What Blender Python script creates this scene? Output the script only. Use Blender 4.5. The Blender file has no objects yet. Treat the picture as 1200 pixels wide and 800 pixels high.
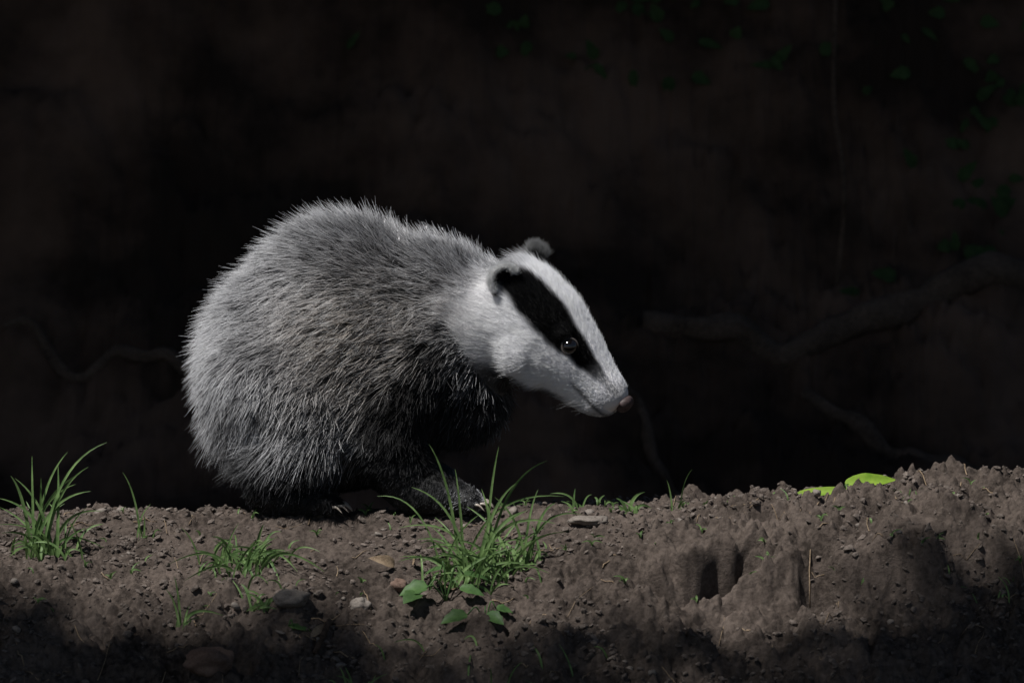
import bpy, math, random
import numpy as np
from mathutils import Vector, Matrix, noise as mnoise
from mathutils.bvhtree import BVHTree
from mathutils.kdtree import KDTree

random.seed(7); rng = np.random.default_rng(7)
scene = bpy.context.scene
scene.view_settings.view_transform = 'Standard'
scene.view_settings.look = 'None'
scene.view_settings.exposure = 0

SUN = Vector((-0.40, -0.30, 0.87)).normalized()   # direction towards the sun

# ------------------------------------------------------------ helpers
def V(*a): return np.array(a, dtype=float)

def link(o, parent=None):
    scene.collection.objects.link(o)
    if parent: o.parent = parent
    return o

def make_mesh(name, verts, faces, mat=None, parent=None, smooth=True):
    me = bpy.data.meshes.new(name)
    me.from_pydata([tuple(v) for v in verts] if not isinstance(verts, np.ndarray) else verts.tolist(), [], faces if isinstance(faces, list) else faces.tolist())
    if smooth: me.polygons.foreach_set('use_smooth', [True]*len(me.polygons))
    me.update()
    if mat: me.materials.append(mat)
    return link(bpy.data.objects.new(name, me), parent)

def empty(name, loc=(0,0,0)):
    e = bpy.data.objects.new(name, None); e.empty_display_size = 0.1
    return link(e)

def hash2(ix, iy, seed):
    h = (ix*374761393 + iy*668265263 + seed*362437*3) & 0xFFFFFFFF
    h = ((h ^ (h >> 13))*1274126177) & 0xFFFFFFFF
    return h ^ (h >> 16)
def perlin(x, y, seed=0):
    xi = np.floor(x).astype(np.int64); yi = np.floor(y).astype(np.int64)
    xf = x-xi; yf = y-yi
    def g(ix, iy):
        a = (hash2(ix,iy,seed) & 0xFFFF)/65536.0*2*np.pi
        return np.cos(a), np.sin(a)
    u = xf*xf*xf*(xf*(xf*6-15)+10); v = yf*yf*yf*(yf*(yf*6-15)+10)
    def d(ix, iy, fx, fy):
        a, b = g(ix, iy); return a*fx+b*fy
    n00 = d(xi, yi, xf, yf); n10 = d(xi+1, yi, xf-1, yf)
    n01 = d(xi, yi+1, xf, yf-1); n11 = d(xi+1, yi+1, xf-1, yf-1)
    return (n00*(1-u)+n10*u)*(1-v)+(n01*(1-u)+n11*u)*v
def clods(x, y, seed):
    """rounded lumps of random size, one per cell; returns height 0..~0.6"""
    xi = np.floor(x).astype(np.int64); yi = np.floor(y).astype(np.int64)
    out = np.zeros_like(x)
    for dx in (-1,0,1):
        for dy in (-1,0,1):
            h = hash2(xi+dx, yi+dy, seed)
            px = (h & 255)/255.0; py = ((h >> 8) & 255)/255.0; r = 0.18+0.62*(((h >> 16) & 255)/255.0)**2
            el = 0.7+0.6*(((h >> 24) & 255)/255.0)
            ddx = (xi+dx+px-x)*el; ddy = (yi+dy+py-y)/el
            q = r*r-ddx*ddx-ddy*ddy
            out = np.maximum(out, np.sqrt(np.maximum(q, 0)))
    return out

def sstep(a, b, x):
    t = np.clip((x-a)/(b-a), 0, 1); return t*t*(3-2*t)

# ------------------------------------------------------------ terrain
PY = [-30,-8,-3,-1.2,-0.7,-0.4,-0.26,-0.13,0,0.1,0.18,0.3,0.5,0.9,1.3,1.7,2.0,2.3,2.6,3.0,3.6,5,10,30]
PZ = [-1.0,-0.8,-0.62,-0.52,-0.38,-0.215,-0.105,-0.038,0,-0.006,-0.03,-0.12,-0.30,-0.40,-0.37,-0.2,0.1,0.5,1.0,1.5,1.9,2.2,2.5,3]
CX = [-3,-0.6,-0.3,0,0.13,0.25,0.4,0.5,0.6,1.5,4]
CZ = [0.0,-0.022,-0.019,-0.015,-0.010,-0.005,0.007,0.016,0.024,0.06,0.1]
HOLES = [ (0.230,-0.150,0.048,0.028,0.085),(0.185,-0.170,0.030,0.018,0.045),(0.345,-0.175,0.016,0.030,0.040),
          (0.31,-0.055,0.022,0.012,0.025),(0.52,-0.16,0.03,0.012,0.02),(-0.31,-0.29,0.03,0.015,0.015)]
def H(x, y):
    x = np.asarray(x, float); y = np.asarray(y, float)
    wx = x + 0.02*perlin(x*9, y*9, 21)+0.007*perlin(x*40,y*40,23); wy = y + 0.03*perlin(x*5+3, y*5, 22)+0.007*perlin(x*40+9,y*40,24)
    right = sstep(0.02, 0.3, x)
    z = np.interp(wy, PY, PZ)
    near = sstep(-0.9,-0.25,y)*(1-sstep(0.5,1.2,y))
    z = z + np.interp(x, CX, CZ)*near
    edge = -0.17+0.05*perlin(x*7+5, y*0+2.3, 31)
    z = z + right*0.020*sstep(edge-0.010, edge+0.010, wy)*(1-sstep(-0.12,0.02,y)) - right*0.026*(1-sstep(edge-0.010, edge+0.010, wy))*sstep(-0.5,-0.25,y)
    rough = 0.28+0.72*np.clip(right*1.0 + sstep(-0.06,-0.22,y)*0.8 + 0.7*perlin(x*4, y*4, 8), 0, 1)
    far = sstep(1.0, 1.8, y); loc = sstep(-.9,-.6,y)*(1-sstep(.3,.6,y))
    z = z + 0.020*perlin(x*3.2, y*3.2, 1) *(0.35+0.65*sstep(0.12,0.3,np.abs(y-0.05)))
    z = z + rough*(0.028*(np.abs(perlin(wx*13, wy*13, 2))-0.2) + 0.021*(np.abs(perlin(wx*31, wy*31, 3))-0.2))
    z = z + (0.30+rough*0.70)*(0.013*(np.abs(perlin(wx*70, wy*70, 4))-0.2)+0.0045*perlin(x*140, y*140, 5)+0.0030*perlin(x*290,y*290,6))
    z = z + loc*(0.1+0.9*rough)*(0.028*clods(wx*26, wy*26, 9)*sstep(-.1,.35,perlin(x*7,y*7,17)) + 0.017*clods(wx*55+3, wy*55, 10)*sstep(-.3,.3,perlin(x*11,y*11,18)))
    z = z + loc*0.0060*clods(x*130, y*130, 12)*(0.4+rough*.6)
    for hx,hy,ax,ay,d in HOLES:
        q = ((x+.25*(wx-x)-hx)/ax)**2+((y+.2*(wy-y)-hy)/ay)**2
        z = z - d*np.exp(-q**1.8)
    z = z + far*(0.16*perlin(x*1.6, y*1.8, 11) + 0.13*np.abs(perlin(x*3.5, y*4.5, 12)) + 0.06*np.abs(perlin(x*9,y*10,13))+0.03*np.abs(perlin(x*22,y*25,14)))
    big = sstep(3,12,np.abs(x))+sstep(4,12,np.abs(y))
    z = z + big*0.5*perlin(x*0.25,y*0.25,15)
    return z
def h1(x, y): return float(H(np.array([x]), np.array([y]))[0])

def axis(core0, core1, step, lo, hi, grow):
    c = list(np.arange(core0, core1+1e-9, step))
    a = [c[-1]]; s = step
    while a[-1] < hi: s *= grow; a.append(a[-1]+s)
    b = [c[0]]; s = step
    while b[-1] > lo: s *= grow; b.append(b[-1]-s)
    return np.array(b[:0:-1] + c + a[1:])
xs = axis(-0.68, 0.68, 0.0019, -30, 30, 1.05)
ys0 = axis(-0.42, 0.14, 0.0017, -30, 0.9, 1.06)
ys0 = ys0[ys0 < 0.9]
ys = np.concatenate([ys0, np.arange(0.9, 2.6, 0.014), axis(2.6,2.7,0.03,2.59,30,1.09)[1:]])
ys = np.unique(ys)
X, Y = np.meshgrid(xs, ys)
Z = H(X.ravel(), Y.ravel())
nv = X.size; nx = len(xs); ny = len(ys)
co = np.stack([X.ravel(), Y.ravel(), Z], 1)
# the crust above each hollow leans forward as a small overhang
for hx,hy,ax,ay,d in HOLES[:2]:
    lip = np.exp(-(np.abs(co[:,0]-hx)/(ax*1.15))**2.5)*np.exp(-((co[:,1]-(hy+ay*1.35))/(ay*.65))**2)
    lip *= 1+.35*perlin(co[:,0]*40, co[:,1]*40, 61)
    co[:,1] -= lip*ay*1.2; co[:,2] += lip*.003
i = np.arange(nx-1)[None,:] + nx*np.arange(ny-1)[:,None]; i = i.ravel()
quads = np.stack([i, i+1, i+1+nx, i+nx], 1)
me = bpy.data.meshes.new('ground')
me.vertices.add(nv); me.vertices.foreach_set('co', co.ravel())
me.loops.add(quads.size); me.loops.foreach_set('vertex_index', quads.ravel().astype(np.int32))
me.polygons.add(len(quads)); me.polygons.foreach_set('loop_start', (np.arange(len(quads))*4).astype(np.int32))
me.polygons.foreach_set('use_smooth', np.ones(len(quads), bool))
me.update(calc_edges=True)
ground = link(bpy.data.objects.new('ground', me))
print('GROUND', nv)

# ------------------------------------------------------------ materials
def new_mat(name):
    m = bpy.data.materials.new(name); m.use_nodes = True
    nt = m.node_tree; return m, nt, nt.nodes['Principled BSDF'], nt.nodes['Material Output']
def ramp(nt, stops):
    r = nt.nodes.new('ShaderNodeValToRGB'); e = r.color_ramp.elements
    while len(e) < len(stops): e.new(0.5)
    for k,(p,c) in enumerate(stops): e[k].position = p; e[k].color = (*c,1)
    return r
def noise_node(nt, scale, detail=6, rough=0.6, coord=None):
    n = nt.nodes.new('ShaderNodeTexNoise'); n.inputs['Scale'].default_value = scale
    n.inputs['Detail'].default_value = detail; n.inputs['Roughness'].default_value = rough
    if coord: nt.links.new(coord, n.inputs['Vector'])
    return n
def rocky(name, c1, c2, scale, bump=0.3, bscale=120, rough=0.95, dist=0.004, far=None):
    m, nt, b, o = new_mat(name)
    tc = nt.nodes.new('ShaderNodeTexCoord').outputs['Object']
    n = noise_node(nt, scale, 8, 0.68, tc); n2 = noise_node(nt, scale*14, 5, 0.7, tc)
    r = ramp(nt, [(0.38,c1),(0.63,c2)])
    mx = nt.nodes.new('ShaderNodeMix'); mx.data_type='FLOAT'; mx.inputs[0].default_value=0.5
    nt.links.new(n.outputs[0], mx.inputs[2]); nt.links.new(n2.outputs[0], mx.inputs[3])
    nt.links.new(mx.outputs[0], r.inputs[0]); colout = r.outputs[0]
    if far:   # different, redder earth on the rear bank
        n3 = noise_node(nt, 2.2, 6, 0.6, tc); r2 = ramp(nt, [(0.42,far[0]),(0.62,far[1])]); nt.links.new(n3.outputs[0], r2.inputs[0])
        sp = nt.nodes.new('ShaderNodeSeparateXYZ'); nt.links.new(tc, sp.inputs[0])
        mr = nt.nodes.new('ShaderNodeMapRange'); mr.inputs[1].default_value=.4; mr.inputs[2].default_value=1.2; nt.links.new(sp.outputs[1], mr.inputs[0])
        mc = nt.nodes.new('ShaderNodeMix'); mc.data_type='RGBA'; nt.links.new(mr.outputs[0], mc.inputs[0]); nt.links.new(r.outputs[0], mc.inputs[6]); nt.links.new(r2.outputs[0], mc.inputs[7]); colout = mc.outputs[2]
    nt.links.new(colout, b.inputs['Base Color'])
    b.inputs['Roughness'].default_value = rough; b.inputs['Specular IOR Level'].default_value = 0.2
    bn = noise_node(nt, bscale, 5, 0.75, tc)
    bp = nt.nodes.new('ShaderNodeBump'); bp.inputs['Strength'].default_value = bump; bp.inputs['Distance'].default_value = dist
    nt.links.new(bn.outputs[0], bp.inputs['Height']); nt.links.new(bp.outputs[0], b.inputs['Normal'])
    return m
soil = rocky('soil', (0.033,0.025,0.020), (0.158,0.124,0.104), 9, 0.9, 260, far=((0.035,0.022,0.015),(0.17,0.105,0.073)))
crumb_mat = rocky('soil_crumb', (0.05,0.04,0.034), (0.21,0.172,0.148), 25, 0.5, 400)
stone_red = rocky('stone_reddish', (0.10,0.06,0.045), (0.20,0.14,0.11), 30, 0.4, 200, 0.8)
stone_pale = rocky('stone_pale', (0.13,0.11,0.095), (0.27,0.235,0.205), 30, 0.4, 200, 0.8)
bark = rocky('bark', (0.04,0.028,0.02), (0.16,0.11,0.08), 14, 0.8, 60, 0.9, 0.01)
dry = rocky('dry_plant', (0.12,0.08,0.05), (0.36,0.27,0.18), 60, 0.3, 200, 0.8)
me.materials.append(soil)

def leafy(name, c1, c2, trans=0.35, scale=60):
    m, nt, b, o = new_mat(name)
    tc = nt.nodes.new('ShaderNodeTexCoord').outputs['Object']
    n = noise_node(nt, scale, 4, 0.6, tc); r = ramp(nt, [(0.35,c1),(0.65,c2)])
    nt.links.new(n.outputs[0], r.inputs[0]); nt.links.new(r.outputs[0], b.inputs['Base Color'])
    b.inputs['Roughness'].default_value = 0.5; b.inputs['Specular IOR Level'].default_value = 0.35
    t = nt.nodes.new('ShaderNodeBsdfTranslucent'); nt.links.new(r.outputs[0], t.inputs['Color'])
    mx = nt.nodes.new('ShaderNodeMixShader'); mx.inputs[0].default_value = trans
    nt.links.new(b.outputs[0], mx.inputs[1]); nt.links.new(t.outputs[0], mx.inputs[2]); nt.links.new(mx.outputs[0], o.inputs[0])
    return m
grass_mat = leafy('grass_blade', (0.08,0.15,0.045), (0.22,0.34,0.12))
lime_mat = leafy('lime_leaf', (0.20,0.36,0.03), (0.34,0.50,0.06))
weed_mat = leafy('weed_leaf', (0.045,0.10,0.03), (0.10,0.19,0.06))
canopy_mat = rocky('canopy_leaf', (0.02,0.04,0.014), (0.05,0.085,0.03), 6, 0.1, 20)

# ------------------------------------------------------------ soil crumbs / pebbles
t = (1+5**0.5)/2
ico = np.array([(-1,t,0),(1,t,0),(-1,-t,0),(1,-t,0),(0,-1,t),(0,1,t),(0,-1,-t),(0,1,-t),(t,0,-1),(t,0,1),(-t,0,-1),(-t,0,1)])/np.sqrt(1+t*t)
icof = np.array([(0,11,5),(0,5,1),(0,1,7),(0,7,10),(0,10,11),(1,5,9),(5,11,4),(11,10,2),(10,7,6),(7,1,8),(3,9,4),(3,4,2),(3,2,6),(3,6,8),(3,8,9),(4,9,5),(2,4,11),(6,2,10),(8,6,7),(9,8,1)])
def subdiv(v, f):
    v = list(map(tuple, v)); cache = {}; nf = []
    def mid(a,b):
        k = (min(a,b),max(a,b))
        if k not in cache:
            m = (np.array(v[a])+np.array(v[b])); m = m/np.linalg.norm(m); v.append(tuple(m)); cache[k] = len(v)-1
        return cache[k]
    for a,b,c in f:
        x,y,z = mid(a,b),mid(b,c),mid(c,a); nf += [(a,x,z),(b,y,x),(c,z,y),(x,y,z)]
    return np.array(v), np.array(nf)
ico2, ico2f = subdiv(ico, icof); ico3, ico3f = subdiv(ico2, ico2f); ico4, ico4f = subdiv(ico3, ico3f)

def scatter(name, N, smin, smax, mat, base=ico, basef=icof, power=3.0, squash=0.7, ymin=-0.42, ymax=0.16, clump=True):
    x = rng.uniform(-0.68, 0.68, N*2); y = rng.uniform(ymin, ymax, N*2)
    if clump:
        p = np.clip(0.45+1.3*perlin(x*8, y*8, 77), 0.05, 1); k = rng.random(N*2) < p; x = x[k][:N]; y = y[k][:N]
    k = np.ones(len(x), bool)
    for hx,hy,ax,ay,d in HOLES[:2]: k &= ~((np.abs(x-hx)<ax*1.3)&(np.abs(y-hy)<ay*2.6))
    x = x[k]; y = y[k]
    N = len(x)
    s = smin+(smax-smin)*rng.random(N)**power
    z = H(x, y)+s*0.25
    nb = len(base)
    sc = s[:,None]*rng.uniform(0.6,1.2,(N,3)); sc[:,2] *= squash
    d = base[None]*(1+rng.uniform(-0.28,0.28,(N,nb,1)))*sc[:,None,:]
    a = rng.uniform(0,6.28,N); ca, sa = np.cos(a), np.sin(a)
    tl = rng.uniform(-0.5,0.5,N)
    xx = d[...,0]*ca[:,None]-d[...,1]*sa[:,None]; yy = d[...,0]*sa[:,None]+d[...,1]*ca[:,None]
    zz = d[...,2]*np.cos(tl)[:,None]+xx*np.sin(tl)[:,None]
    v = np.stack([xx+x[:,None], yy+y[:,None], zz+z[:,None]], -1).reshape(-1,3)
    f = (basef[None]+(np.arange(N)*nb)[:,None,None]).reshape(-1,3)
    return make_mesh(name, v, f, mat, smooth=(nb>12))
scatter('soil_crumbs', 17000, 0.0006, 0.0055, crumb_mat, power=4)
scatter('gravel', 150, 0.002, 0.008, stone_pale, ico2, ico2f, 3.0, 0.6)

def stone(x, y, rx, ry, rz, mat, seed, name='stone', rot=0, sink=0.35):
    v = ico4.copy(); out = []
    R = Matrix.Rotation(rot, 3, 'Z')
    for p in v:
        q = Vector(p); n = mnoise.noise(q*1.3+Vector((seed,seed*2,0)))*0.35 + mnoise.noise(q*3.1+Vector((seed,0,3)))*0.12
        q = q*(1+n); q = Vector((q.x*rx, q.y*ry, q.z*rz)); q = R@q
        out.append((q.x+x, q.y+y, q.z+h1(x,y)+rz*(1-2*sink)))
    return make_mesh(name, out, ico4f, mat)
stone(-0.335,-0.305,0.026,0.018,0.017,stone_red,1.3)
stone(-0.248,-0.215,0.020,0.014,0.011,stone_pale,4.1)
stone(-0.172,-0.195,0.012,0.010,0.009,stone_pale,7.7)
stone(0.09,-0.035,0.024,0.014,0.006,stone_pale,2.2,sink=.5)
stone(-0.13,-0.16,0.010,0.010,0.008,stone_red,5.4)
stone(0.47,-0.13,0.040,0.024,0.014,soil,9.4,sink=.6)

# ------------------------------------------------------------ tubes / blades / leaves
def tube(pts, rad, seg=10, wob=0.0, seed=0):
    pts = [Vector(p) for p in pts]; vs = []; fs = []
    for k,p in enumerate(pts):
        d = (pts[min(k+1,len(pts)-1)]-pts[max(k-1,0)]).normalized()
        a = d.cross(Vector((0,0,1)));
        if a.length < 0.1: a = d.cross(Vector((1,0,0)))
        a.normalize(); b = d.cross(a)
        for j in range(seg):
            an = 2*math.pi*j/seg; r = rad[k]
            if wob: r *= 1+wob*mnoise.noise(Vector((math.cos(an)*1.5+seed, math.sin(an)*1.5, k*0.35)))
            vs.append(p+a*(math.cos(an)*r)+b*(math.sin(an)*r))
    for k in range(len(pts)-1):
        for j in range(seg):
            a = k*seg+j; b = k*seg+(j+1)%seg; fs.append((a,b,b+seg,a+seg))
    fs.append(tuple(range(seg))[::-1]); fs.append(tuple((len(pts)-1)*seg+j for j in range(seg)))
    return [tuple(v) for v in vs], fs
class Acc:
    def __init__(s): s.v = []; s.f = []
    def add(s, v, f):
        o = len(s.v); s.v += v; s.f += [tuple(q+o for q in g) for g in f]
    def obj(s, name, mat, parent=None, smooth=True): return make_mesh(name, s.v, s.f, mat, parent, smooth)
def spline(pts, n):
    P = [Vector(p) for p in pts]; P = [P[0]*2-P[1]]+P+[P[-1]*2-P[-2]]; out = []
    m = len(P)-3
    for k in range(n+1):
        u = k/n*m; i0 = min(int(u), m-1); t_ = u-i0
        a,b,c,d = P[i0:i0+4]
        out.append(0.5*((2*b)+(c-a)*t_+(2*a-5*b+4*c-d)*t_**2+(3*b-a-3*c+d)*t_**3))
    return out
def blade(acc, b, c, tp, w, n=12, fold=0.35):
    b,c,tp = Vector(b),Vector(c),Vector(tp); vs=[]; fs=[]
    face = Vector((random.uniform(-.6,.6), -1, random.uniform(-.2,.5))).normalized()
    for k in range(n+1):
        t_ = k/n; p = b*(1-t_)**2+c*2*t_*(1-t_)+tp*t_*t_
        d = ((c-b)*(1-t_)+(tp-c)*t_).normalized()
        s = d.cross(face).normalized(); nn = s.cross(d).normalized()
        ww = w*0.5*min(1, 0.55+t_*2.2)*(1-t_**2.2)**0.8+0.00012
        vs += [tuple(p-s*ww+nn*ww*fold), tuple(p), tuple(p+s*ww+nn*ww*fold)]
    for k in range(n):
        for j in (0,1):
            a = k*3+j; fs.append((a,a+1,a+4,a+3))
    acc.add(vs, fs)
def leaf(acc, base, d, up, L, W, lobes=0.0, droop=0.3, n=12):
    base = Vector(base); d = Vector(d).normalized(); up = Vector(up).normalized(); s = d.cross(up).normalized(); up = s.cross(d)
    vs=[]; fs=[]
    for k in range(n+1):
        t_=k/n; w = W*0.5*math.sin(math.pi*min(1,t_**0.75))**0.8*(1-0.25*t_)
        w *= 1+lobes*math.sin(t_*19)
        p = base+d*(L*t_)+up*(-droop*L*t_*t_)
        vs += [tuple(p-s*w+up*w*0.3), tuple(p-s*w*0.5+up*w*0.22), tuple(p), tuple(p+s*w*0.5+up*w*0.22), tuple(p+s*w+up*w*0.3)]
    for k in range(n):
        for j in range(4):
            a=k*5+j; fs.append((a,a+1,a+6,a+5))
    acc.add(vs, fs)

def tuft(name, bx, by, tips, w=0.0035, extra=0, exL=0.06, spread=0.02, mat=grass_mat, up=0.6):
    acc = Acc()
    for (dx,dy,dz,*r) in tips:
        x = bx+random.uniform(-spread,spread)+dx*0.08; y = by+random.uniform(-spread,spread)*0.7
        z = h1(x,y)-0.003
        ctl = (x+dx*0.18, y+dy*0.2, z+max(dz,0.01)*up+abs(dx)*0.45)
        blade(acc, (x,y,z), ctl, (bx+dx, by+dy, z+dz), (r[0] if r else w)*random.uniform(.65,1.0))
    for k in range(extra):
        a = random.uniform(0,6.28); L = exL*random.uniform(.35,1.1); lean = random.uniform(.3,1.1)
        x = bx+random.gauss(0,spread); y = by+random.gauss(0,spread*0.7); z = h1(x,y)-0.003
        dx,dy = math.cos(a)*L*lean, math.sin(a)*L*lean*0.8; dz = L*random.uniform(.1,.9)
        zt = max(z+dz, h1(x+dx,y+dy)+0.003)
        blade(acc, (x,y,z), (x+dx*.2,y+dy*.2,z+L*0.6), (x+dx,y+dy,zt), w*random.uniform(.4,.9))
    return acc.obj(name, mat)
tuft('grass_tuft',-0.545,-0.095,[(-.01,.0,.120),(.078,-.01,.140),(.045,.01,.10),(-.035,0,.090),(.02,0,.11),(.06,-.02,.085),(-.045,-.01,.035),(.03,.01,.12),(-.02,.02,.065),(.07,.0,.06),(-.03,.0,.10),(.055,.0,.11),(-.05,.0,.075),(.0,0,.09),(.04,0,.08)],0.0042,44,0.06,0.018)
tuft('grass_tuft',-0.435,-0.05,[(-.02,0,.08),(.005,0,.03),(.012,0,.045)],0.0026,4,0.03,0.006)
tuft('grass_tuft',-0.315,-0.13,[(-.08,-.02,.012),(-.06,-.03,-.0),(.03,0,.05),(.05,.0,.04),(.09,-.01,.015),(.10,-.02,.006),(.055,-.04,-.03),(-.03,0,.035),(-.01,0,.03),(.07,-.03,.0),(.035,-.05,-.04)],0.0042,64,0.055,0.024)
tuft('grass_tuft',-0.285,-0.20,[(.02,-.02,.01),(.03,-.01,.005),(-.015,-.02,.0)],0.005,14,0.03,0.01)
tuft('grass_tuft',-0.37,-0.225,[(.045,-.01,.015,.004),(-.01,0,.06),(-.02,0,.045),(.012,-.02,-.02)],0.003,4,0.03,0.006)
tuft('grass_tuft',-0.045,-0.145,[(-.050,.0,.160,.0048),(.03,.0,.150,.0044),(.085,.0,.140,.0042),(-.085,.0,.055,.004),(-.11,.02,.10,.003),(.06,0,.085,.0045),(.095,-.01,.06),(.01,.0,.11,.005),(-.06,-.01,.04,.004),(.07,-.02,.03,.004),(-.02,0,.13),(.05,0,.115),(.105,.0,.095,.003),(-.07,0,.11,.003),(.02,-.02,.07,.005)],0.0046,90,0.080,0.026)
tuft('grass_tuft',0.0,-0.120,[(.05,0,.07),(.08,0,.06),(.03,0,.09),(-.02,0,.08)],0.004,26,0.05,0.018)
tuft('grass_tuft',0.135,-0.01,[(.022,0,.026),(-.012,0,.02),(.03,0,.008),(-.02,0,.006),(.012,0,.012),(.005,0,.018)],0.0045,8,0.02,0.008)
tuft('grass_tuft',0.195,0.0,[(.018,0,.048,.0024),(-.012,0,.040,.0024),(.01,0,.012,.004)],0.0028,4,0.012,0.005)
tuft('grass_tuft',0.075,0.02,[(.02,0,.02),(-.03,0,.02),(.0,0,.03)],0.003,6,0.02,0.01)
tuft('grass_tuft',0.46,-0.02,[(.01,0,.012)],0.002,6,0.015,0.02)
tuft('grass_tuft',-0.60,-0.40,[(.03,0,.08,.006),(-.02,0,.09,.005),(.05,-.02,.0,.005)],0.004,5,0.05,0.015)
tuft('grass_tuft',0.02,-0.36,[(.05,0,.02),(-.05,0,.01)],0.003,26,0.045,0.06)
tuft('grass_tuft',-0.17,-0.33,[(.02,0,.05),(-.02,0,.04)],0.003,16,0.04,0.015)
tuft('grass_tuft',0.54,-0.2,[(.01,0,.03)],0.002,8,0.02,0.03)
acc = Acc()
for k in range(200):
    x = random.uniform(-.62,.62); y = random.uniform(-.2,.1)
    if random.random() > 0.5+0.5*mnoise.noise(Vector((x*6,y*6,3))): continue
    z = h1(x,y)
    for j in range(random.randint(1,4)):
        a = random.uniform(0,6.28); L = random.uniform(.004,.014)
        blade(acc,(x,y,z-.001),(x,y,z+L*.8),(x+math.cos(a)*L,y+math.sin(a)*L,z+L*random.uniform(.2,1.)),random.uniform(.0012,.003),6)
acc.obj('seedlings', grass_mat)

def weed(name, cx, cy, specs):
    e = empty(name); acc = Acc(); st = Acc()
    for dx,dy,dz,L,W,az in specs:
        z = h1(cx,cy); b = (cx+dx,cy+dy,max(z+dz, h1(cx+dx,cy+dy)+.008))
        leaf(acc, b, (math.cos(az),math.sin(az)*.6,-0.12), (-0.1,-0.45,0.9), L, W, 0.10, 0.18)
        v,f = tube(spline([(cx,cy,z-.003),(cx+dx*.5,cy+dy*.5,b[2]+.008),b],6),[.0009]*7,6); st.add(v,f)
    acc.obj('leaves', weed_mat, e); st.obj('stems', weed_mat, e)
weed('weed_plant',-0.075,-0.180,[(-.02,-.01,.016,.034,.030,3.4),(-.03,-.02,.01,.026,.026,4.2),(.015,-.01,.015,.03,.018,-.4),(.02,-.005,.03,.035,.014,.6),(-.005,0,.035,.03,.013,2.2)])
weed('weed_plant',-0.03,-0.230,[(-.02,-.01,.008,.032,.026,3.6),(.0,-.012,.008,.028,.022,-1.0),(.012,-.0,.012,.02,.016,.2)])
weed('weed_plant',-0.245,-0.24,[(-.006,0,.004,.028,.012,.1)])
acc = Acc()
leaf(acc,(.335,.01,h1(.335,.01)+.010),(1,.05,.06),(0,-.75,.65),.085,.013,0,-0.03)
leaf(acc,(.395,.01,h1(.395,.01)+.012),(1,.05,.12),(0,-.75,.6),.062,.022,0.03,0.1)
leaf(acc,(.395,.02,h1(.395,.02)+.016),(.8,.1,.25),(0,-.7,.7),.034,.011,0,0.4)
acc.obj('fallen_leaf', lime_mat)
acc = Acc()
leaf(acc,(-.135,-.125,h1(-.135,-.125)+.004),(-.5,-.5,.4),(0.3,-.7,.5),.03,.016,0.05,0.5)
leaf(acc,(-.115,-.115,h1(-.115,-.115)+.004),(.4,-.5,.3),(-.3,-.7,.5),.022,.012,0.05,-0.5)
leaf(acc,(-.225,-.26,h1(-.225,-.26)+.006),(.6,.5,.5),(0.3,-.7,.5),.03,.01,0.05,0.3)
acc.obj('dead_leaves', dry)
acc = Acc()
for k in range(200):
    x = random.uniform(-.66,.66); y = random.uniform(-.40,.12); a = random.uniform(0,3.14); L = random.uniform(.006,.035)*(1 if k%9 else 1.8)
    if .13<x<.32 and -.22<y<-.05: continue
    P=[]
    for j in range(5):
        u=(j/4-.5)*L; px=x+math.cos(a)*u+random.uniform(-.001,.001); py=y+math.sin(a)*u; P.append((px,py,h1(px,py)+.0016))
    r=random.uniform(.0004,.0010); v,f=tube(P,[r,r,r*.9,r*.8,r*.5],5); acc.add(v,f)
acc.obj('twigs', dry)
acc=Acc(); v,f=tube([(-.22,-.275,h1(-.22,-.275)+.004),(-.205,-.24,h1(-.205,-.24)+.006),(-.20,-.225,h1(-.20,-.225)+.004)],[.003,.0035,.002],8); acc.add(v,f); acc.obj('stick', bark)

# ------------------------------------------------------------ rear bank roots & plants
def root(pts, r0, r1, lift=0.0):
    P = spline([(x,y,0) for x,y in pts], 40); n=len(P); rad=[]; Q=[]
    for k,p in enumerate(P):
        u=k/(n-1); r=r0+(r1-r0)*u; x=p.x; y=p.y+0.02*mnoise.noise(Vector((u*6,r0*90,0)))
        Q.append((x,y,h1(x,y)+r*lift)); rad.append(r*(1+.25*mnoise.noise(Vector((u*9,r0*50,5)))))
    for _ in range(2): Q=[Q[0]]+[tuple((np.array(Q[k-1])+np.array(Q[k])*2+np.array(Q[k+1]))/4) for k in range(1,n-1)]+[Q[-1]]
    v,f=tube(Q,rad,12,0.5,r0*50); make_mesh('tree_root',v,f,bark)
root([(.48,1.80),(.65,1.70),(.80,1.62),(1.05,1.55)],.012,.020)
root([(.18,1.80),(.26,1.66),(.38,1.5),(.42,1.4)],.010,.006)
root([(.22,1.88),(.45,1.88),(.68,1.92),(.95,2.02)],.018,.034)
root([(-.85,1.90),(-.7,1.85),(-.55,1.83),(-.45,1.78)],.009,.013)
acc=Acc(); v,f=tube(spline([(.55,2.0,h1(.55,2.0)-.02),(.56,1.97,.25),(.545,2.02,.42),(.56,2.1,.75)],20),[.004]*21,8); acc.add(v,f); acc.obj('hanging_root',bark)
acc=Acc()
for k in range(200):
    x=random.gauss(.88,.14) if k%3 else random.gauss(.3,.25); y=random.uniform(1.95,2.4) if k%3 else random.uniform(2.25,2.45); z=h1(x,y)+random.uniform(.0,.02)
    a=random.uniform(0,6.28); leaf(acc,(x,y,z),(math.cos(a),-.4,math.sin(a)),(0,-1,.4),random.uniform(.02,.045),random.uniform(.014,.03),0.15,0.3,8)
acc.obj('ivy', canopy_mat)

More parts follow.
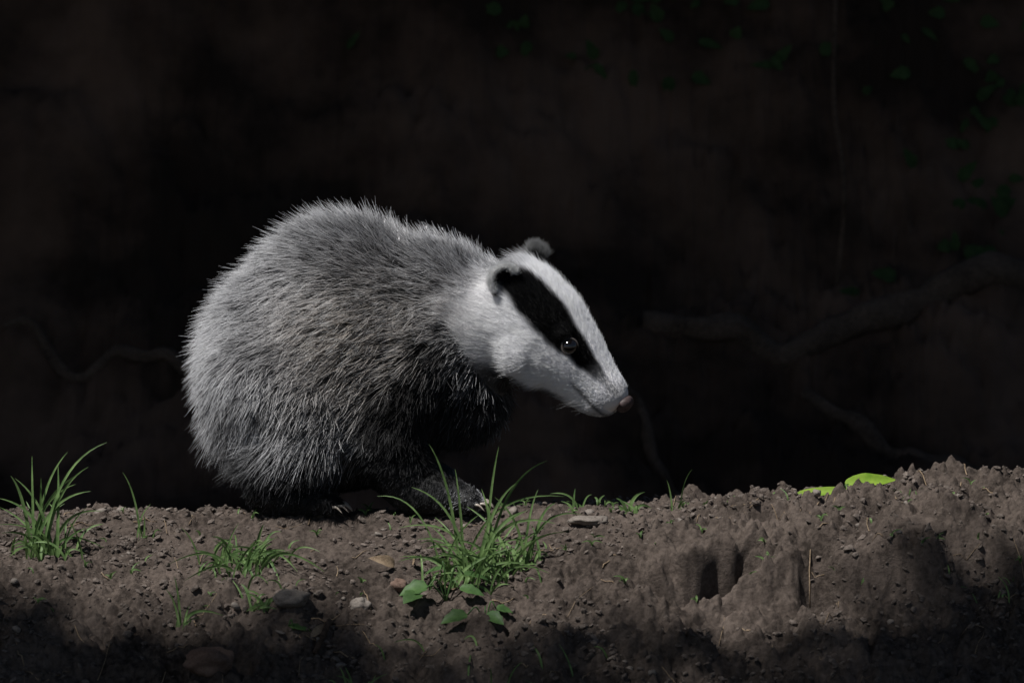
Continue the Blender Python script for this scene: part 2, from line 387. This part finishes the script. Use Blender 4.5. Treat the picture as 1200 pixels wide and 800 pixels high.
# ------------------------------------------------------------ tree out of view, added so its shaped canopy gap lets one shaft of sun through
unseen_tree = empty('unseen_tree')
tb = h1(-3.2,3.4)
v,f = tube(spline([(-3.2,3.4,tb-.2),(-3.15,3.35,tb+1.2),(-3.0,3.1,tb+2.8),(-2.7,2.6,tb+4.5)],24),[.34-.008*k for k in range(25)],18,.35,3); make_mesh('trunk',v,f,bark,unseen_tree)
acc=Acc()
for k in range(9):
    a=-1.5+k*.3; L=random.uniform(3.2,5)
    b=Vector((-3.0,3.1,tb+2.2+k*.22)); e=b+Vector((math.cos(a)*L,math.sin(a)*L*1.1,1.2))
    if k in (0,1,2,3): continue
    n=16; v,f=tube(spline([b,(b+e)/2+Vector((0,0,.4)),e],n),[.09*(1-j/(n+2)) for j in range(n+1)],8,.3,k); acc.add(v,f)
acc.obj('limbs',bark,unseen_tree)
S=np.array(SUN)
def front(u): return np.interp(u,[-.8,-.6,-.45,-.2,.05,.2,.35,.5,.65,.85],[-.10,-.15,-.19,-.225,-.235,-.23,-.20,-.11,-.05,.01])+.015*np.sin(u*17)+.010*np.sin(u*41)
def back(u): return .52-.25*(u/.8)**2
def gap_dist(u,w):
    return np.maximum(np.maximum(front(u)-w, w-back(u)), np.abs(u-.04)-.86)
N=46000
u=rng.uniform(-4.2,4.2,N); w=rng.uniform(-3.6,4.6,N)
dd=gap_dist(u,w); sz=rng.uniform(.09,.17,N)
keep=(dd-sz*1.05>.26)|((dd-sz*1.05>0.02)&(w>.1))
u,w,sz=u[keep],w[keep],sz[keep]
M=30000; u2=rng.uniform(-1.25,1.3,M); w2=front(u2)-rng.uniform(0,.50,M); d2=gap_dist(u2,w2)  # fringe of small leaves, added to soften the edge of the sunlit patch
pk=np.clip((d2/.40),0,1)**1.2
k2=(rng.random(M)<pk)&(d2>0)
u=np.r_[u,u2[k2]]; w=np.r_[w,w2[k2]]; sz=np.r_[sz,rng.uniform(.012,.026,k2.sum())]
N=len(u); hz=rng.uniform(4.2,5.8,N)
cx=u+S[0]/S[2]*hz; cy=w+S[1]/S[2]*hz
a=rng.normal(size=(N,3)); up=np.tile([0,0,1.0],(N,1))+rng.normal(0,.35,(N,3))
b=np.cross(up,a); b/=np.linalg.norm(b,axis=1)[:,None]; a=np.cross(b,up); a/=np.linalg.norm(a,axis=1)[:,None]
c=np.stack([cx,cy,hz],1)
shape=[(-1,0),(-.4,.55),(.35,.5),(1,0),(.35,-.5),(-.4,-.55)]
vv=np.stack([c+a*(p*sz)[:,None]+b*(q*sz)[:,None] for p,q in shape],1).reshape(-1,3)
ff=np.arange(N*6).reshape(-1,6)
make_mesh('shading_foliage',vv,ff,canopy_mat,unseen_tree,smooth=False)

# ------------------------------------------------------------ BADGER
badger = empty('badger')
feet=[(-.05,.005),(-.08,.01),(-.22,.01),(-.25,.01),(-.06,.03)]
ZO=float(np.mean([h1(*p) for p in feet]))-.001     # the soil level it stands on
ZO=max(-.020,min(.0,ZO)); print('ZO',ZO)
psi=math.radians(12); rho=math.radians(20)
f0=V(.672,0,-.741); u0=V(.741,0,.672); n0=V(0,-1,0)
Fh=math.cos(psi)*f0+math.sin(psi)*n0; n1=-math.sin(psi)*f0+math.cos(psi)*n0
Uh=math.cos(rho)*u0+math.sin(rho)*n1; Nh=math.cos(rho)*n1-math.sin(rho)*u0
Oh=V(.023,.055,.212)
def HL(lf,lu,ln): return Oh+Fh*lf/1000+Uh*lu/1000+Nh*ln/1000

body=Acc()
def ell(c,r,rot=0):
    v=ico3*np.array(r)
    v=v+np.array(c); body.add([tuple(q) for q in v],[tuple(q) for q in ico3f])
def limb(pts,rad,n=24):
    P=spline(pts,n); R=np.interp(np.linspace(0,len(pts)-1,n+1),range(len(pts)),rad)
    v,f=tube(P,list(R),14); body.add(v,f)
    for p,r in ((P[0],R[0]),(P[-1],R[-1])): ell(tuple(p),(r,r,r))
YB=.105
Zb=ZO
ell((-.262,YB,.142),(.103,.110,.128)); ell((-.200,YB,.188),(.125,.108,.130)); ell((-.10,YB-.01,.185),(.105,.090,.110)); ell((-.12,YB-.01,.208),(.110,.08,.080))
ell((-.21,YB,.102+Zb*.5),(.135,.108,.093)); ell((-.065,YB-.015,.132),(.060,.07,.078))
limb([(-.11,YB-.01,.205),(-.04,YB-.02,.203),(.018,.062,.210)],[.086,.070,.056])
limb([(-.33,YB+.03,.10),(-.345,YB+.06,.06),(-.34,YB+.08,.03)],[.03,.02,.008])
for sgn,dx in ((-1,0),(1,-.02)):
    yb=YB+sgn*.06
    limb([(-.29+dx,yb,.15),(-.24+dx,yb+sgn*.025,.085),(-.295+dx,yb+sgn*.03,.040+Zb),(-.262+dx,yb+sgn*.040,.021+Zb),(-.226+dx,yb+sgn*.042,.017+Zb)],[.060,.046,.027,.020,.016])
for sgn,dx in ((-1,0),(1,-.03)):
    yb=YB-.01+sgn*.045
    limb([(-.11+dx,yb,.17),(-.160+dx,yb+sgn*.015,.092),(-.120+dx,yb+sgn*.030,.036+Zb),(-.090+dx,yb+sgn*.045,.027+Zb),(-.056+dx,yb+sgn*.048,.020+Zb)],[.055,.045,.033,.024,.019])
claws=Acc()
def paw(x,y,z,az,wd):
    for k in range(5):
        o=(k-2)/2; d=Vector((math.cos(az),math.sin(az),0)); s=Vector((-d.y,d.x,0))
        L=.020-.004*abs(o)-(.003 if k==0 else 0)
        b=Vector((x,y,z+Zb))+s*o*wd; e=b+(d+s*o*.25).normalized()*L; m=(b+e)/2+Vector((0,0,.005))
        limb([b,m,e-Vector((0,0,.004))],[.0080,.0072,.0056],8)
        dd=(d+s*o*.25).normalized(); t0=e+Vector((0,0,-.002))
        v,f=tube(spline([t0,t0+dd*.008+Vector((0,0,.001)),t0+dd*.016+Vector((0,0,-.006))],6),[.0021,.0020,.0018,.0015,.0011,.0007,.0003],8); claws.add(v,f)
paw(-.056,.002,.019,-.15,.017); paw(-.224,.003,.016,-.15,.015)
paw(-.096,.176,.016,.1,.015); paw(-.246,.205,.014,.1,.014)
secs=[(-62,0,44,42),(-20,1,56,54),(20,0,58,56),(48,-2,54,50),(72,0,47,42),(92,1.5,40,34),(112,2.5,34.5,28),(130,4.5,30,24),(142,7.5,24,20),(149,10,15,13)]
R=28; hv=[]; hf=[]
fl=np.linspace(-62,149,50)
sa=np.array(secs,float)
for lf in fl:
    c_,rv,rl=[np.interp(lf,sa[:,0],sa[:,k]) for k in (1,2,3)]
    for j in range(R):
        an=2*math.pi*j/R; hv.append(tuple(HL(lf,c_+rv*math.cos(an),rl*math.sin(an))))
for k in range(len(fl)-1):
    for j in range(R):
        a_=k*R+j; b_=k*R+(j+1)%R; hf.append((a_,b_,b_+R,a_+R))
hf.append(tuple(range(R))[::-1]); hf.append(tuple((len(fl)-1)*R+j for j in range(R)))
body.add(hv,hf)
def ellh(lf,lu,ln,r):
    v=ico3*r/1000; w=np.array([HL(lf,lu,ln)]*len(v))+v; body.add([tuple(q) for q in w],[tuple(q) for q in ico3f])
for s in (1,-1):
    ellh(46,27,s*31,15); ellh(22,-20,s*26,34); ellh(48,-22,s*16,31); ellh(124,-6,s*9,16)
ellh(120,-17,0,12)
tmp=make_mesh('body_tmp',body.v,body.f)
m=tmp.modifiers.new('r','REMESH'); m.mode='VOXEL'; m.voxel_size=.0035; m.use_smooth_shade=True
m=tmp.modifiers.new('s','SMOOTH'); m.iterations=5; m.factor=.5
dg=bpy.context.evaluated_depsgraph_get()
bm_=bpy.data.meshes.new_from_object(tmp.evaluated_get(dg))
bpy.data.objects.remove(tmp)
bm_.name='body'
nvb=len(bm_.vertices); bco=np.empty(nvb*3); bm_.vertices.foreach_get('co',bco); bco=bco.reshape(-1,3)
ed=np.empty(len(bm_.edges)*2,dtype=np.int32); bm_.edges.foreach_get('vertices',ed); ed=ed.reshape(-1,2)
deg=np.bincount(ed.ravel(),minlength=nvb)[:,None]
msk=(sstep(.02,-.05,bco[:,0])*sstep(.045,.10,bco[:,2]))[:,None]
msk=np.maximum(msk,(sstep(35,-10,(bco-Oh)@Fh*1000)*sstep(.10,.14,bco[:,2]))[:,None]*.6)
for _ in range(60):
    s_=np.zeros_like(bco)
    for k in range(3):
        s_[:,k]=np.bincount(ed[:,0],bco[ed[:,1],k],nvb)+np.bincount(ed[:,1],bco[ed[:,0],k],nvb)
    bco=bco+msk*.6*(s_/deg-bco)
bm_.vertices.foreach_set('co',bco.ravel()); bm_.update()
bn=np.empty(nvb*3); bm_.vertices.foreach_get('normal',bn); bn=bn.reshape(-1,3)
bm_.calc_loop_triangles(); nt_=len(bm_.loop_triangles); tri=np.empty(nt_*3,dtype=np.int32); bm_.loop_triangles.foreach_get('vertices',tri); tri=tri.reshape(-1,3)
bvh=BVHTree.FromPolygons(bco.tolist(),tri.tolist())
print('BODY verts',nvb,'tris',nt_)

def headlocal(p):
    q=(p-Oh)*1000; return q@Fh, q@Uh, q@Nh
def ray_surface(lf,lu0,theta):
    d=Uh*math.cos(theta)+Nh*math.sin(theta); o=HL(lf,lu0,0)
    o2=o+d*.12; loc,nor,idx,dist=bvh.ray_cast(Vector(o2),Vector(-d)); return np.array(loc),np.array(nor)
eye_n,eyen=ray_surface(62,0,math.radians(52)); eye_f,eyef=ray_surface(62,0,-math.radians(52))
print('EYE',eye_n)

def pattern(p):
    lf,lu,ln=headlocal(p)
    cc=np.interp(lf,sa[:,0],sa[:,1])
    th=np.degrees(np.arctan2(np.abs(ln),lu-cc))
    hw=sstep(-75,-35,lf)*(np.sqrt(ln**2+(lu)**2)<85)
    return lf,lu,ln,th,hw

def shade(p, n):
    lf,lu,ln,th,hw=pattern(p)
    x,y,z=p[:,0],p[:,1],p[:,2]
    nz=perlin(x*18,z*18+y*13,41); nz2=perlin(x*55+y*31,z*55,42)
    g=0.38+0.30*nz+0.18*nz2
    g=g-0.17*np.exp(-(((x+.16)/.13)**2+((z-.31)/.06)**2))
    g=g+0.20*np.exp(-(((x+.20)/.09)**2+((z-.21)/.05)**2))
    g=g*(1-.45*sstep(.17,.05,z))  # coat darkens downwards: flank-bottom shade put into the colour
    sh=np.exp(-((((x+.100)/.105)**2+((z-.090)/.115)**2))**1.8)
    thr=np.exp(-((((x-.01)/.060)**2+((z-.120)/.038)**2))**1.5)
    leg=sstep(.085,.035,z)
    dark=np.clip(np.maximum(np.maximum(sh*.965,thr*.88),leg*.93),0,1)
    g=np.clip(g,.06,1)*(1-dark)+0.024*dark
    pawm=sstep(.045+ZO,.030+ZO,z)*sstep(-.10,-.07,x); g=g+.10*pawm
    s2=np.interp(lf,[-60,-10,40,75,110,125],[66,74,70,64,56,50])+5*nz2
    s1=np.interp(lf,[-40,0,60,125],[28,24,26,32])+3*nz2
    blk=sstep(-5,3,th-s1)*(1-sstep(-5,5,th-s2))*sstep(-62,-45,lf)*(1-sstep(90,128,lf)*.72)
    white=0.95*np.ones_like(lf)
    low=sstep(132,152,th)*(1-sstep(85,105,lf))
    white=white*(1-low*.8)
    white=white*(1-.30*sstep(118,140,lf))
    hg=white*(1-blk)+0.009*blk
    mouth=np.exp(-((lu+6-(140-lf)*.12)/2.4)**2)*sstep(92,100,lf)*(np.abs(ln)>4)
    hg=hg*(1-.8*mouth)
    w=sstep(-72,-40,lf)
    ck=sstep(60,75,th)*(1-sstep(115,132,th)); wc=sstep(-110,-50,lf)*ck
    wt=np.clip(np.maximum(w*(1-sstep(132,150,th)*.4),wc),0,1)*(np.sqrt(ln**2+lu**2)<92)*(x>-.10)
    nape=(1-sstep(60,75,th))*sstep(-95,-60,lf)*(1-w)*(x>-.1)
    g=g+0.14*nape
    g=g*(1-wt)+hg*wt
    return np.clip(g,.008,.96), wt, blk*wt

gs,wts,_=shade(bco,bn)
ca=bm_.color_attributes.new('skin','FLOAT_COLOR','POINT')
skin=np.ones((nvb,4)); dk=(.15+.82*wts)
skin[:,0]=gs*dk; skin[:,1]=gs*dk*.97; skin[:,2]=gs*dk*.96
ca.data.foreach_set('color',skin.ravel())
m,nt,b,o=new_mat('badger_skin'); at=nt.nodes.new('ShaderNodeAttribute'); at.attribute_name='skin'; nt.links.new(at.outputs['Color'],b.inputs['Base Color']); b.inputs['Roughness'].default_value=.8
bm_.materials.clear(); bm_.materials.append(m)
bodyo=link(bpy.data.objects.new('body',bm_),badger)

A=bco[tri[:,0]];B=bco[tri[:,1]];C=bco[tri[:,2]]
area=.5*np.linalg.norm(np.cross(B-A,C-A),axis=1)
ctr=(A+B+C)/3; clf,clu,cln,cth,chw=pattern(ctr)
dens=1.0+2.6*sstep(-60,-20,clf)*(np.sqrt(clu**2+cln**2)<85)+2.2*sstep(60,110,clf)*(np.sqrt(clu**2+cln**2)<60)
dens=np.where((ctr[:,1]>YB+.05)&(ctr[:,2]<.26)&(ctr[:,0]<-.02),dens*.3,dens)
pr=area*dens; print('AREA',area.sum())
def sample(N):
    idx=rng.choice(nt_,N,p=pr/pr.sum()); r1=np.sqrt(rng.random(N)); r2=rng.random(N)
    w0,w1,w2=(1-r1)[:,None],(r1*(1-r2))[:,None],(r1*r2)[:,None]
    t_=tri[idx]; P=bco[t_[:,0]]*w0+bco[t_[:,1]]*w1+bco[t_[:,2]]*w2
    Nn=bn[t_[:,0]]*w0+bn[t_[:,1]]*w1+bn[t_[:,2]]*w2; Nn/=np.linalg.norm(Nn,axis=1)[:,None]
    return P,Nn
def flow(P,Nn):
    lf,lu,ln,th,hw=pattern(P); x,y,z=P[:,0],P[:,1],P[:,2]
    D=np.zeros_like(P); D[:,0]=-1; D[:,2]=-.30
    rump=sstep(-.20,-.34,x)[:,None]; D=D*(1-rump*.75)+rump*np.array([-.15,0,-1.0])
    low=sstep(.22,.08,z)[:,None]; D=D*(1-low*.6)+low*np.array([-.30,0,-.8])
    D[:,1]+=.15*perlin(x*14,z*14,51); D[:,0]+=.35*perlin(x*16,z*16+y*8,52); D[:,2]+=.45*perlin(x*16+7,z*16+y*8,53)
    wh=(sstep(-90,-30,lf)*(np.sqrt(ln**2+lu**2)<90))[:,None]
    Dh=np.tile(-Fh,(len(P),1))*1.0; Dh=Dh-np.outer(sstep(50,110,th)*.35,Uh)
    D=D*(1-wh)+Dh*wh
    T=D-Nn*np.sum(D*Nn,axis=1)[:,None]; T/=(np.linalg.norm(T,axis=1)[:,None]+1e-9)
    return T,lf,lu,ln,th,wh[:,0]
NS=205000
P,Nn=sample(NS)
T,lf,lu,ln,th,wh=flow(P,Nn)
ok=(np.linalg.norm(P-eye_n,axis=1)>.0112)&(np.linalg.norm(P-eye_f,axis=1)>.0112)&~((lf>139)&(lu>2)&(lu<34))
ok&=(P[:,2]>.006+ZO)
P,Nn,T,lf,lu,ln,th,wh=[q[ok] for q in (P,Nn,T,lf,lu,ln,th,wh)]; NS=len(P)
g,wt,blk=shade(P,Nn)
x,y,z=P[:,0],P[:,1],P[:,2]
L=np.interp(x,[-.36,-.2,-.08,0],[.037,.037,.030,.022])
L=np.where(z<.06+ZO,np.interp(z-ZO,[.0,.03,.06],[.005,.008,.024]),L)
fl_=sstep(.10,.05,z)*sstep(-.20,-.16,x); L=L*(1-.55*fl_)
Lh=np.interp(lf,[-60,-30,0,50,90,120,145],[.022,.016,.012,.009,.0065,.0045,.003]); Lh=Lh*(1+.9*sstep(70,120,th)*(1-sstep(50,80,lf)))
inhead=(np.sqrt(ln**2+lu**2)<90)
wl=sstep(-85,-45,lf)*inhead; L=L*(1-wl)+Lh*wl
long_=rng.random(NS)<.28
L=L*rng.uniform(.6,1.05,NS)*np.where(long_,1.3,.85)
lift=np.interp(wl,[0,1],[.62,.34])*rng.uniform(.5,1.4,NS)
lift=lift+.38*sstep(.3,1,Nn[:,2])*(1-wl)
jit=rng.normal(0,1,(NS,3))*np.where(wl>.5,.13,np.where(long_,.24,.18))[:,None]
D0=T+Nn*lift[:,None]*1.5+jit; D0/=np.linalg.norm(D0,axis=1)[:,None]
D1=T+Nn*lift[:,None]*.85+jit*1.6+np.array([0,0,-.10]); D1/=np.linalg.norm(D1,axis=1)[:,None]
K=6; ts=np.linspace(0,1,K)
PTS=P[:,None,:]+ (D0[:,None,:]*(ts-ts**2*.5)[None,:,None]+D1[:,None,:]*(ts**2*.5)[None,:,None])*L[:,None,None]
NG=7000; gi=rng.choice(NS,NG,replace=False); kd=KDTree(NG)
for k,q in enumerate(gi): kd.insert(P[q],k)
kd.balance()
near=np.array([kd.find(p)[1] for p in P]); G=gi[near]
off=PTS[G][:,-1,:]-P[G]; off=off/np.linalg.norm(off,axis=1)[:,None]*L[:,None]
tgt=P[G][:,None,:]+off[:,None,:]*ts[None,:,None]
cl=(rng.uniform(.15,.9,NS)*np.where(wl>.5,.45,1)*np.where(long_,.5,1))[:,None]*(ts**1.3)[None,:]
PTS=PTS*(1-cl[...,None])+tgt*cl[...,None]
PTS[:,:,2]=np.maximum(PTS[:,:,2],.002+ZO)
gt=rng.lognormal(0,.52,NG)[near]; gt=gt*(1-wt)+(1+(gt-1)*.08)*wt
tone=g*rng.lognormal(0,.40,NS)**(1-.85*wt)*gt
saddle=np.exp(-(((x+.16)/.17)**2+((z-.31)/.10)**2))
bandp=np.where(rng.random(NS)<.50+.45*saddle,1,0)*(1-wt)
whiteg_rim=(long_&(rng.random(NS)<.45+.55*sstep(-.1,.5,Nn[:,2]-.4*Nn[:,0])))*(1-wt)*sstep(.04,.15,g)  # white guard hairs, more where facing up and left: rim light in the colour
col=np.zeros((NS,K,4)); col[...,3]=1
for k,t_ in enumerate(ts):
    bodyc=tone*(.26+.75*t_)  # dark underfur, deepened at the roots: shaded gaps put into the colour
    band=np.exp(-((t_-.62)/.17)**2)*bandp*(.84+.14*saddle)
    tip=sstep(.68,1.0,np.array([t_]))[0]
    c_=bodyc*(1-band); c_=c_+np.maximum(tip,whiteg_rim*t_*.95)*(np.clip(tone*1.6+.58*whiteg_rim,0,.95)-c_)*(1-.6*blk)*np.where(g>.08,1,.3)
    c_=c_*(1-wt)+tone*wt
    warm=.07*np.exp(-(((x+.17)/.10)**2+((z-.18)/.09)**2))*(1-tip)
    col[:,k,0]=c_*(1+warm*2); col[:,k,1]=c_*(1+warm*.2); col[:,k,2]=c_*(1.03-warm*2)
col=np.clip(col,.005,.96); col[...,3]=1
def hair_object(name,PTS,rad,col,mat,parent):
    n,k,_=PTS.shape; cu=bpy.data.hair_curves.new(name); cu.add_curves([k]*n)
    cu.attributes['position'].data.foreach_set('vector',PTS.reshape(-1).astype(np.float32))
    r=cu.attributes.get('radius') or cu.attributes.new('radius','FLOAT','POINT'); r.data.foreach_set('value',rad.reshape(-1).astype(np.float32))
    c=cu.attributes.new('fur_color','FLOAT_COLOR','POINT'); c.data.foreach_set('color',col.reshape(-1).astype(np.float32))
    cu.materials.append(mat); return link(bpy.data.objects.new(name,cu),parent)
def fur_mat(name, trans, gloss):
    fm=bpy.data.materials.new(name); fm.use_nodes=True; nt=fm.node_tree; nt.nodes.clear()
    o=nt.nodes.new('ShaderNodeOutputMaterial')
    at=nt.nodes.new('ShaderNodeAttribute'); at.attribute_name='fur_color'
    df=nt.nodes.new('ShaderNodeBsdfDiffuse'); nt.links.new(at.outputs['Color'],df.inputs['Color'])
    tr=nt.nodes.new('ShaderNodeBsdfTranslucent'); nt.links.new(at.outputs['Color'],tr.inputs['Color'])
    mt_=nt.nodes.new('ShaderNodeMixShader'); mt_.inputs[0].default_value=trans
    nt.links.new(df.outputs[0],mt_.inputs[1]); nt.links.new(tr.outputs[0],mt_.inputs[2])
    hr=nt.nodes.new('ShaderNodeBsdfHair'); hr.component='Reflection'; hr.inputs['RoughnessU'].default_value=.30; hr.inputs['RoughnessV'].default_value=.7
    gm=nt.nodes.new('ShaderNodeMix'); gm.data_type='RGBA'; gm.inputs[0].default_value=.75; gm.inputs[6].default_value=(.16,.16,.17,1); nt.links.new(at.outputs['Color'],gm.inputs[7]); nt.links.new(gm.outputs[2],hr.inputs['Color'])
    mx=nt.nodes.new('ShaderNodeMixShader'); mx.inputs[0].default_value=gloss
    nt.links.new(mt_.outputs[0],mx.inputs[1]); nt.links.new(hr.outputs[0],mx.inputs[2]); nt.links.new(mx.outputs[0],o.inputs['Surface'])
    return fm
fm=fur_mat('fur',.15,.30); fh=fur_mat('face_fur',.25,.06)
rad=(np.where(wl>.5,.00014,np.where(long_,.00027,.00019))*rng.uniform(.7,1.2,NS))[:,None]*np.array([1,1,.95,.8,.55,.15])[None,:]
hd=wt>.5
hair_object('body_fur',PTS[~hd],rad[~hd],col[~hd],fm,badger)
hair_object('face_fur',PTS[hd],rad[hd],col[hd],fh,badger)

# ---- ears
def ear(sgn):
    ac=Acc(); c,nn=ray_surface(-42,0,sgn*math.radians(60 if sgn>0 else 48))
    outw=nn; back=-Fh; U2=np.array(outw)*.8+back*.25; U2/=np.linalg.norm(U2)
    W=np.cross(U2,Fh); W/=np.linalg.norm(W); Fo=np.cross(W,U2)
    if Fo@Fh<0: Fo=-Fo
    rows=9; cols=17; vs=[];fs=[]
    for i_ in range(rows):
        s_=i_/(rows-1)
        for j in range(cols):
            a_=(j/(cols-1)-.5)*math.pi*1.15
            h_=.027*(math.cos(a_*.72))**.6*s_
            vs.append(tuple(c-U2*.006+W*math.sin(a_)*.018*(1-.1*s_)+Fo*(-math.cos(a_)*.011)+U2*h_))
    for i_ in range(rows-1):
        for j in range(cols-1):
            a_=i_*cols+j; fs.append((a_,a_+1,a_+cols+1,a_+cols))
    ac.add(vs,fs); mt,nt2,b2,_=new_mat('ear_skin'); b2.inputs['Base Color'].default_value=(.03,.025,.025,1); b2.inputs['Roughness'].default_value=.8
    e=ac.obj('ear',mt,badger); so=e.modifiers.new('s','SOLIDIFY'); so.thickness=.0022
    n=6500; ii=rng.uniform(.1,1,n); jj=rng.uniform(0,1,n); a_=(jj-.5)*math.pi*1.15
    ii=np.where(rng.random(n)<.55,rng.uniform(.82,1,n),ii)
    h_=.027*np.cos(a_*.72)**.6*ii
    p=c-U2*.006+np.outer(np.sin(a_)*.018*(1-.1*ii),W)+np.outer(-np.cos(a_)*.011,Fo)+np.outer(h_,U2)
    nr=np.outer(np.sin(a_),W)-np.outer(np.cos(a_),Fo); side=np.where(rng.random(n)<.75,1,-1)
    d=nr*side[:,None]*.45+U2*.9+rng.normal(0,.25,(n,3)); d/=np.linalg.norm(d,axis=1)[:,None]
    Le=np.where(ii>.8,.008,.007)*rng.uniform(.6,1.25,n)*(1 if sgn>0 else 1.9)
    pts=p[:,None,:]+d[:,None,:]*(ts[None,:,None]*Le[:,None,None])
    w_=sstep(.62,.82,ii); gg=(.02*(1-w_)+(.95 if sgn>0 else .26)*w_)*rng.uniform(.7,1.02,n)
    cl_=np.ones((n,K,4)); cl_[...,:3]=np.clip(gg,.01,.95)[:,None,None]
    hair_object('ear_fur',pts,np.full((n,K),.00014)*np.array([1,1,1,.8,.5,.2]),cl_,fh,badger)
ear(1); ear(-1)

# ---- eyes
em,nt,b,o=new_mat('eye'); b.inputs['Base Color'].default_value=(.004,.003,.003,1); b.inputs['Roughness'].default_value=.12; b.inputs['Specular IOR Level'].default_value=.9
lm,nt,b,o=new_mat('eyelid'); b.inputs['Base Color'].default_value=(.12,.10,.09,1); b.inputs['Roughness'].default_value=.5
for c,nn in ((eye_n,eyen),(eye_f,eyef)):
    cc=c-nn*.0028; v=ico4*.0102+cc; make_mesh('eye',v,ico4f,em,badger)
    a_=Fh-nn*(Fh@nn); a_/=np.linalg.norm(a_); b_=np.cross(nn,a_)
    ring=[]; n=32
    for j in range(n):
        an=2*math.pi*j/n; rx=.0102+(.0016*abs(math.cos(an))**4); ry=.0098
        ring.append(c+a_*rx*math.cos(an)+b_*ry*math.sin(an)+nn*(.0006-.0010*abs(math.cos(an))**3))
    vs=[];fs=[]
    for j in range(n):
        d=(ring[(j+1)%n]-ring[j-1]); d/=np.linalg.norm(d); s_=np.cross(d,nn)
        for q in range(8):
            aa=2*math.pi*q/8; vs.append(tuple(ring[j]+s_*math.cos(aa)*.0012+nn*math.sin(aa)*.0012))
    for j in range(n):
        for q in range(8): fs.append((j*8+q,j*8+(q+1)%8,((j+1)%n)*8+(q+1)%8,((j+1)%n)*8+q))
    make_mesh('eyelid',vs,fs,lm,badger)
nm=rocky('nose_skin',(.035,.026,.026),(.10,.072,.07),300,.5,900,.42,.0008)
v=ico4.copy(); out=[]
for q in v:
    lf_=q[0]*9; lu_=q[2]*(12.5 if q[2]>0 else 11); ln_=q[1]*(14 if q[2]>0 else 10)
    for s in (1,-1):
        dd=((q[1]-s*.52)**2+(q[2]+.05)**2+(q[0]-.8)**2); lf_-=5*math.exp(-dd/.045)
    dd=q[1]**2/.01; lf_-=1.2*math.exp(-dd)*(q[0]>0)
    out.append(tuple(HL(151+lf_,16+lu_,ln_)))
make_mesh('nose',out,ico4f,nm,badger)
cm,nt,b,o=new_mat('claw'); b.inputs['Base Color'].default_value=(.36,.31,.26,1); b.inputs['Roughness'].default_value=.4
claws.obj('claws',cm,badger)
n=46; wp=[];wc=[]
for k in range(n):
    s=1 if k%2 else -1
    p,nn=ray_surface(random.uniform(108,136),5,s*math.radians(random.uniform(75,125)))
    d=nn*.8-Fh*.35-Uh*.25+rng.normal(0,.15,3); d/=np.linalg.norm(d); Lw=random.uniform(.015,.038)
    wp.append([p+d*Lw*t_+(-Fh*.25-Uh*.2)*Lw*t_*t_ for t_ in ts]); g_=.55 if k%3 else .1; wc.append([[g_,g_,g_,1]]*K)
hair_object('whiskers',np.array(wp),np.full((n,K),.00009)*np.array([1,1,.9,.7,.5,.2]),np.array(wc),fm,badger)

# ------------------------------------------------------------ world, sun, camera
w=bpy.data.worlds.new('World'); scene.world=w; w.use_nodes=True; nt=w.node_tree
sky=nt.nodes.new('ShaderNodeTexSky'); sky.sky_type='NISHITA'; sky.sun_disc=False
sky.sun_elevation=math.asin(SUN.z); sky.sun_rotation=math.atan2(SUN.x,SUN.y)%(2*math.pi)
bg=nt.nodes['Background']; bg.inputs['Strength'].default_value=.042; nt.links.new(sky.outputs[0],bg.inputs['Color'])
sd=bpy.data.lights.new('sun','SUN'); sd.energy=5; sd.angle=math.radians(.5); sd.color=(1,.985,.96)
so=link(bpy.data.objects.new('sun',sd)); so.rotation_euler=SUN.to_track_quat('Z','Y').to_euler(); so.location=(-3,-3,8)
cd=bpy.data.cameras.new('camera'); cam=link(bpy.data.objects.new('camera',cd)); scene.camera=cam
cam.location=(0,-4.5,.64); cam.rotation_euler=(Vector((0,0,.19))-cam.location).to_track_quat('-Z','Y').to_euler()
cd.lens=135; cd.sensor_width=36; cd.clip_start=.05; cd.clip_end=200
cd.dof.use_dof=True; cd.dof.focus_distance=4.57; cd.dof.aperture_fstop=8
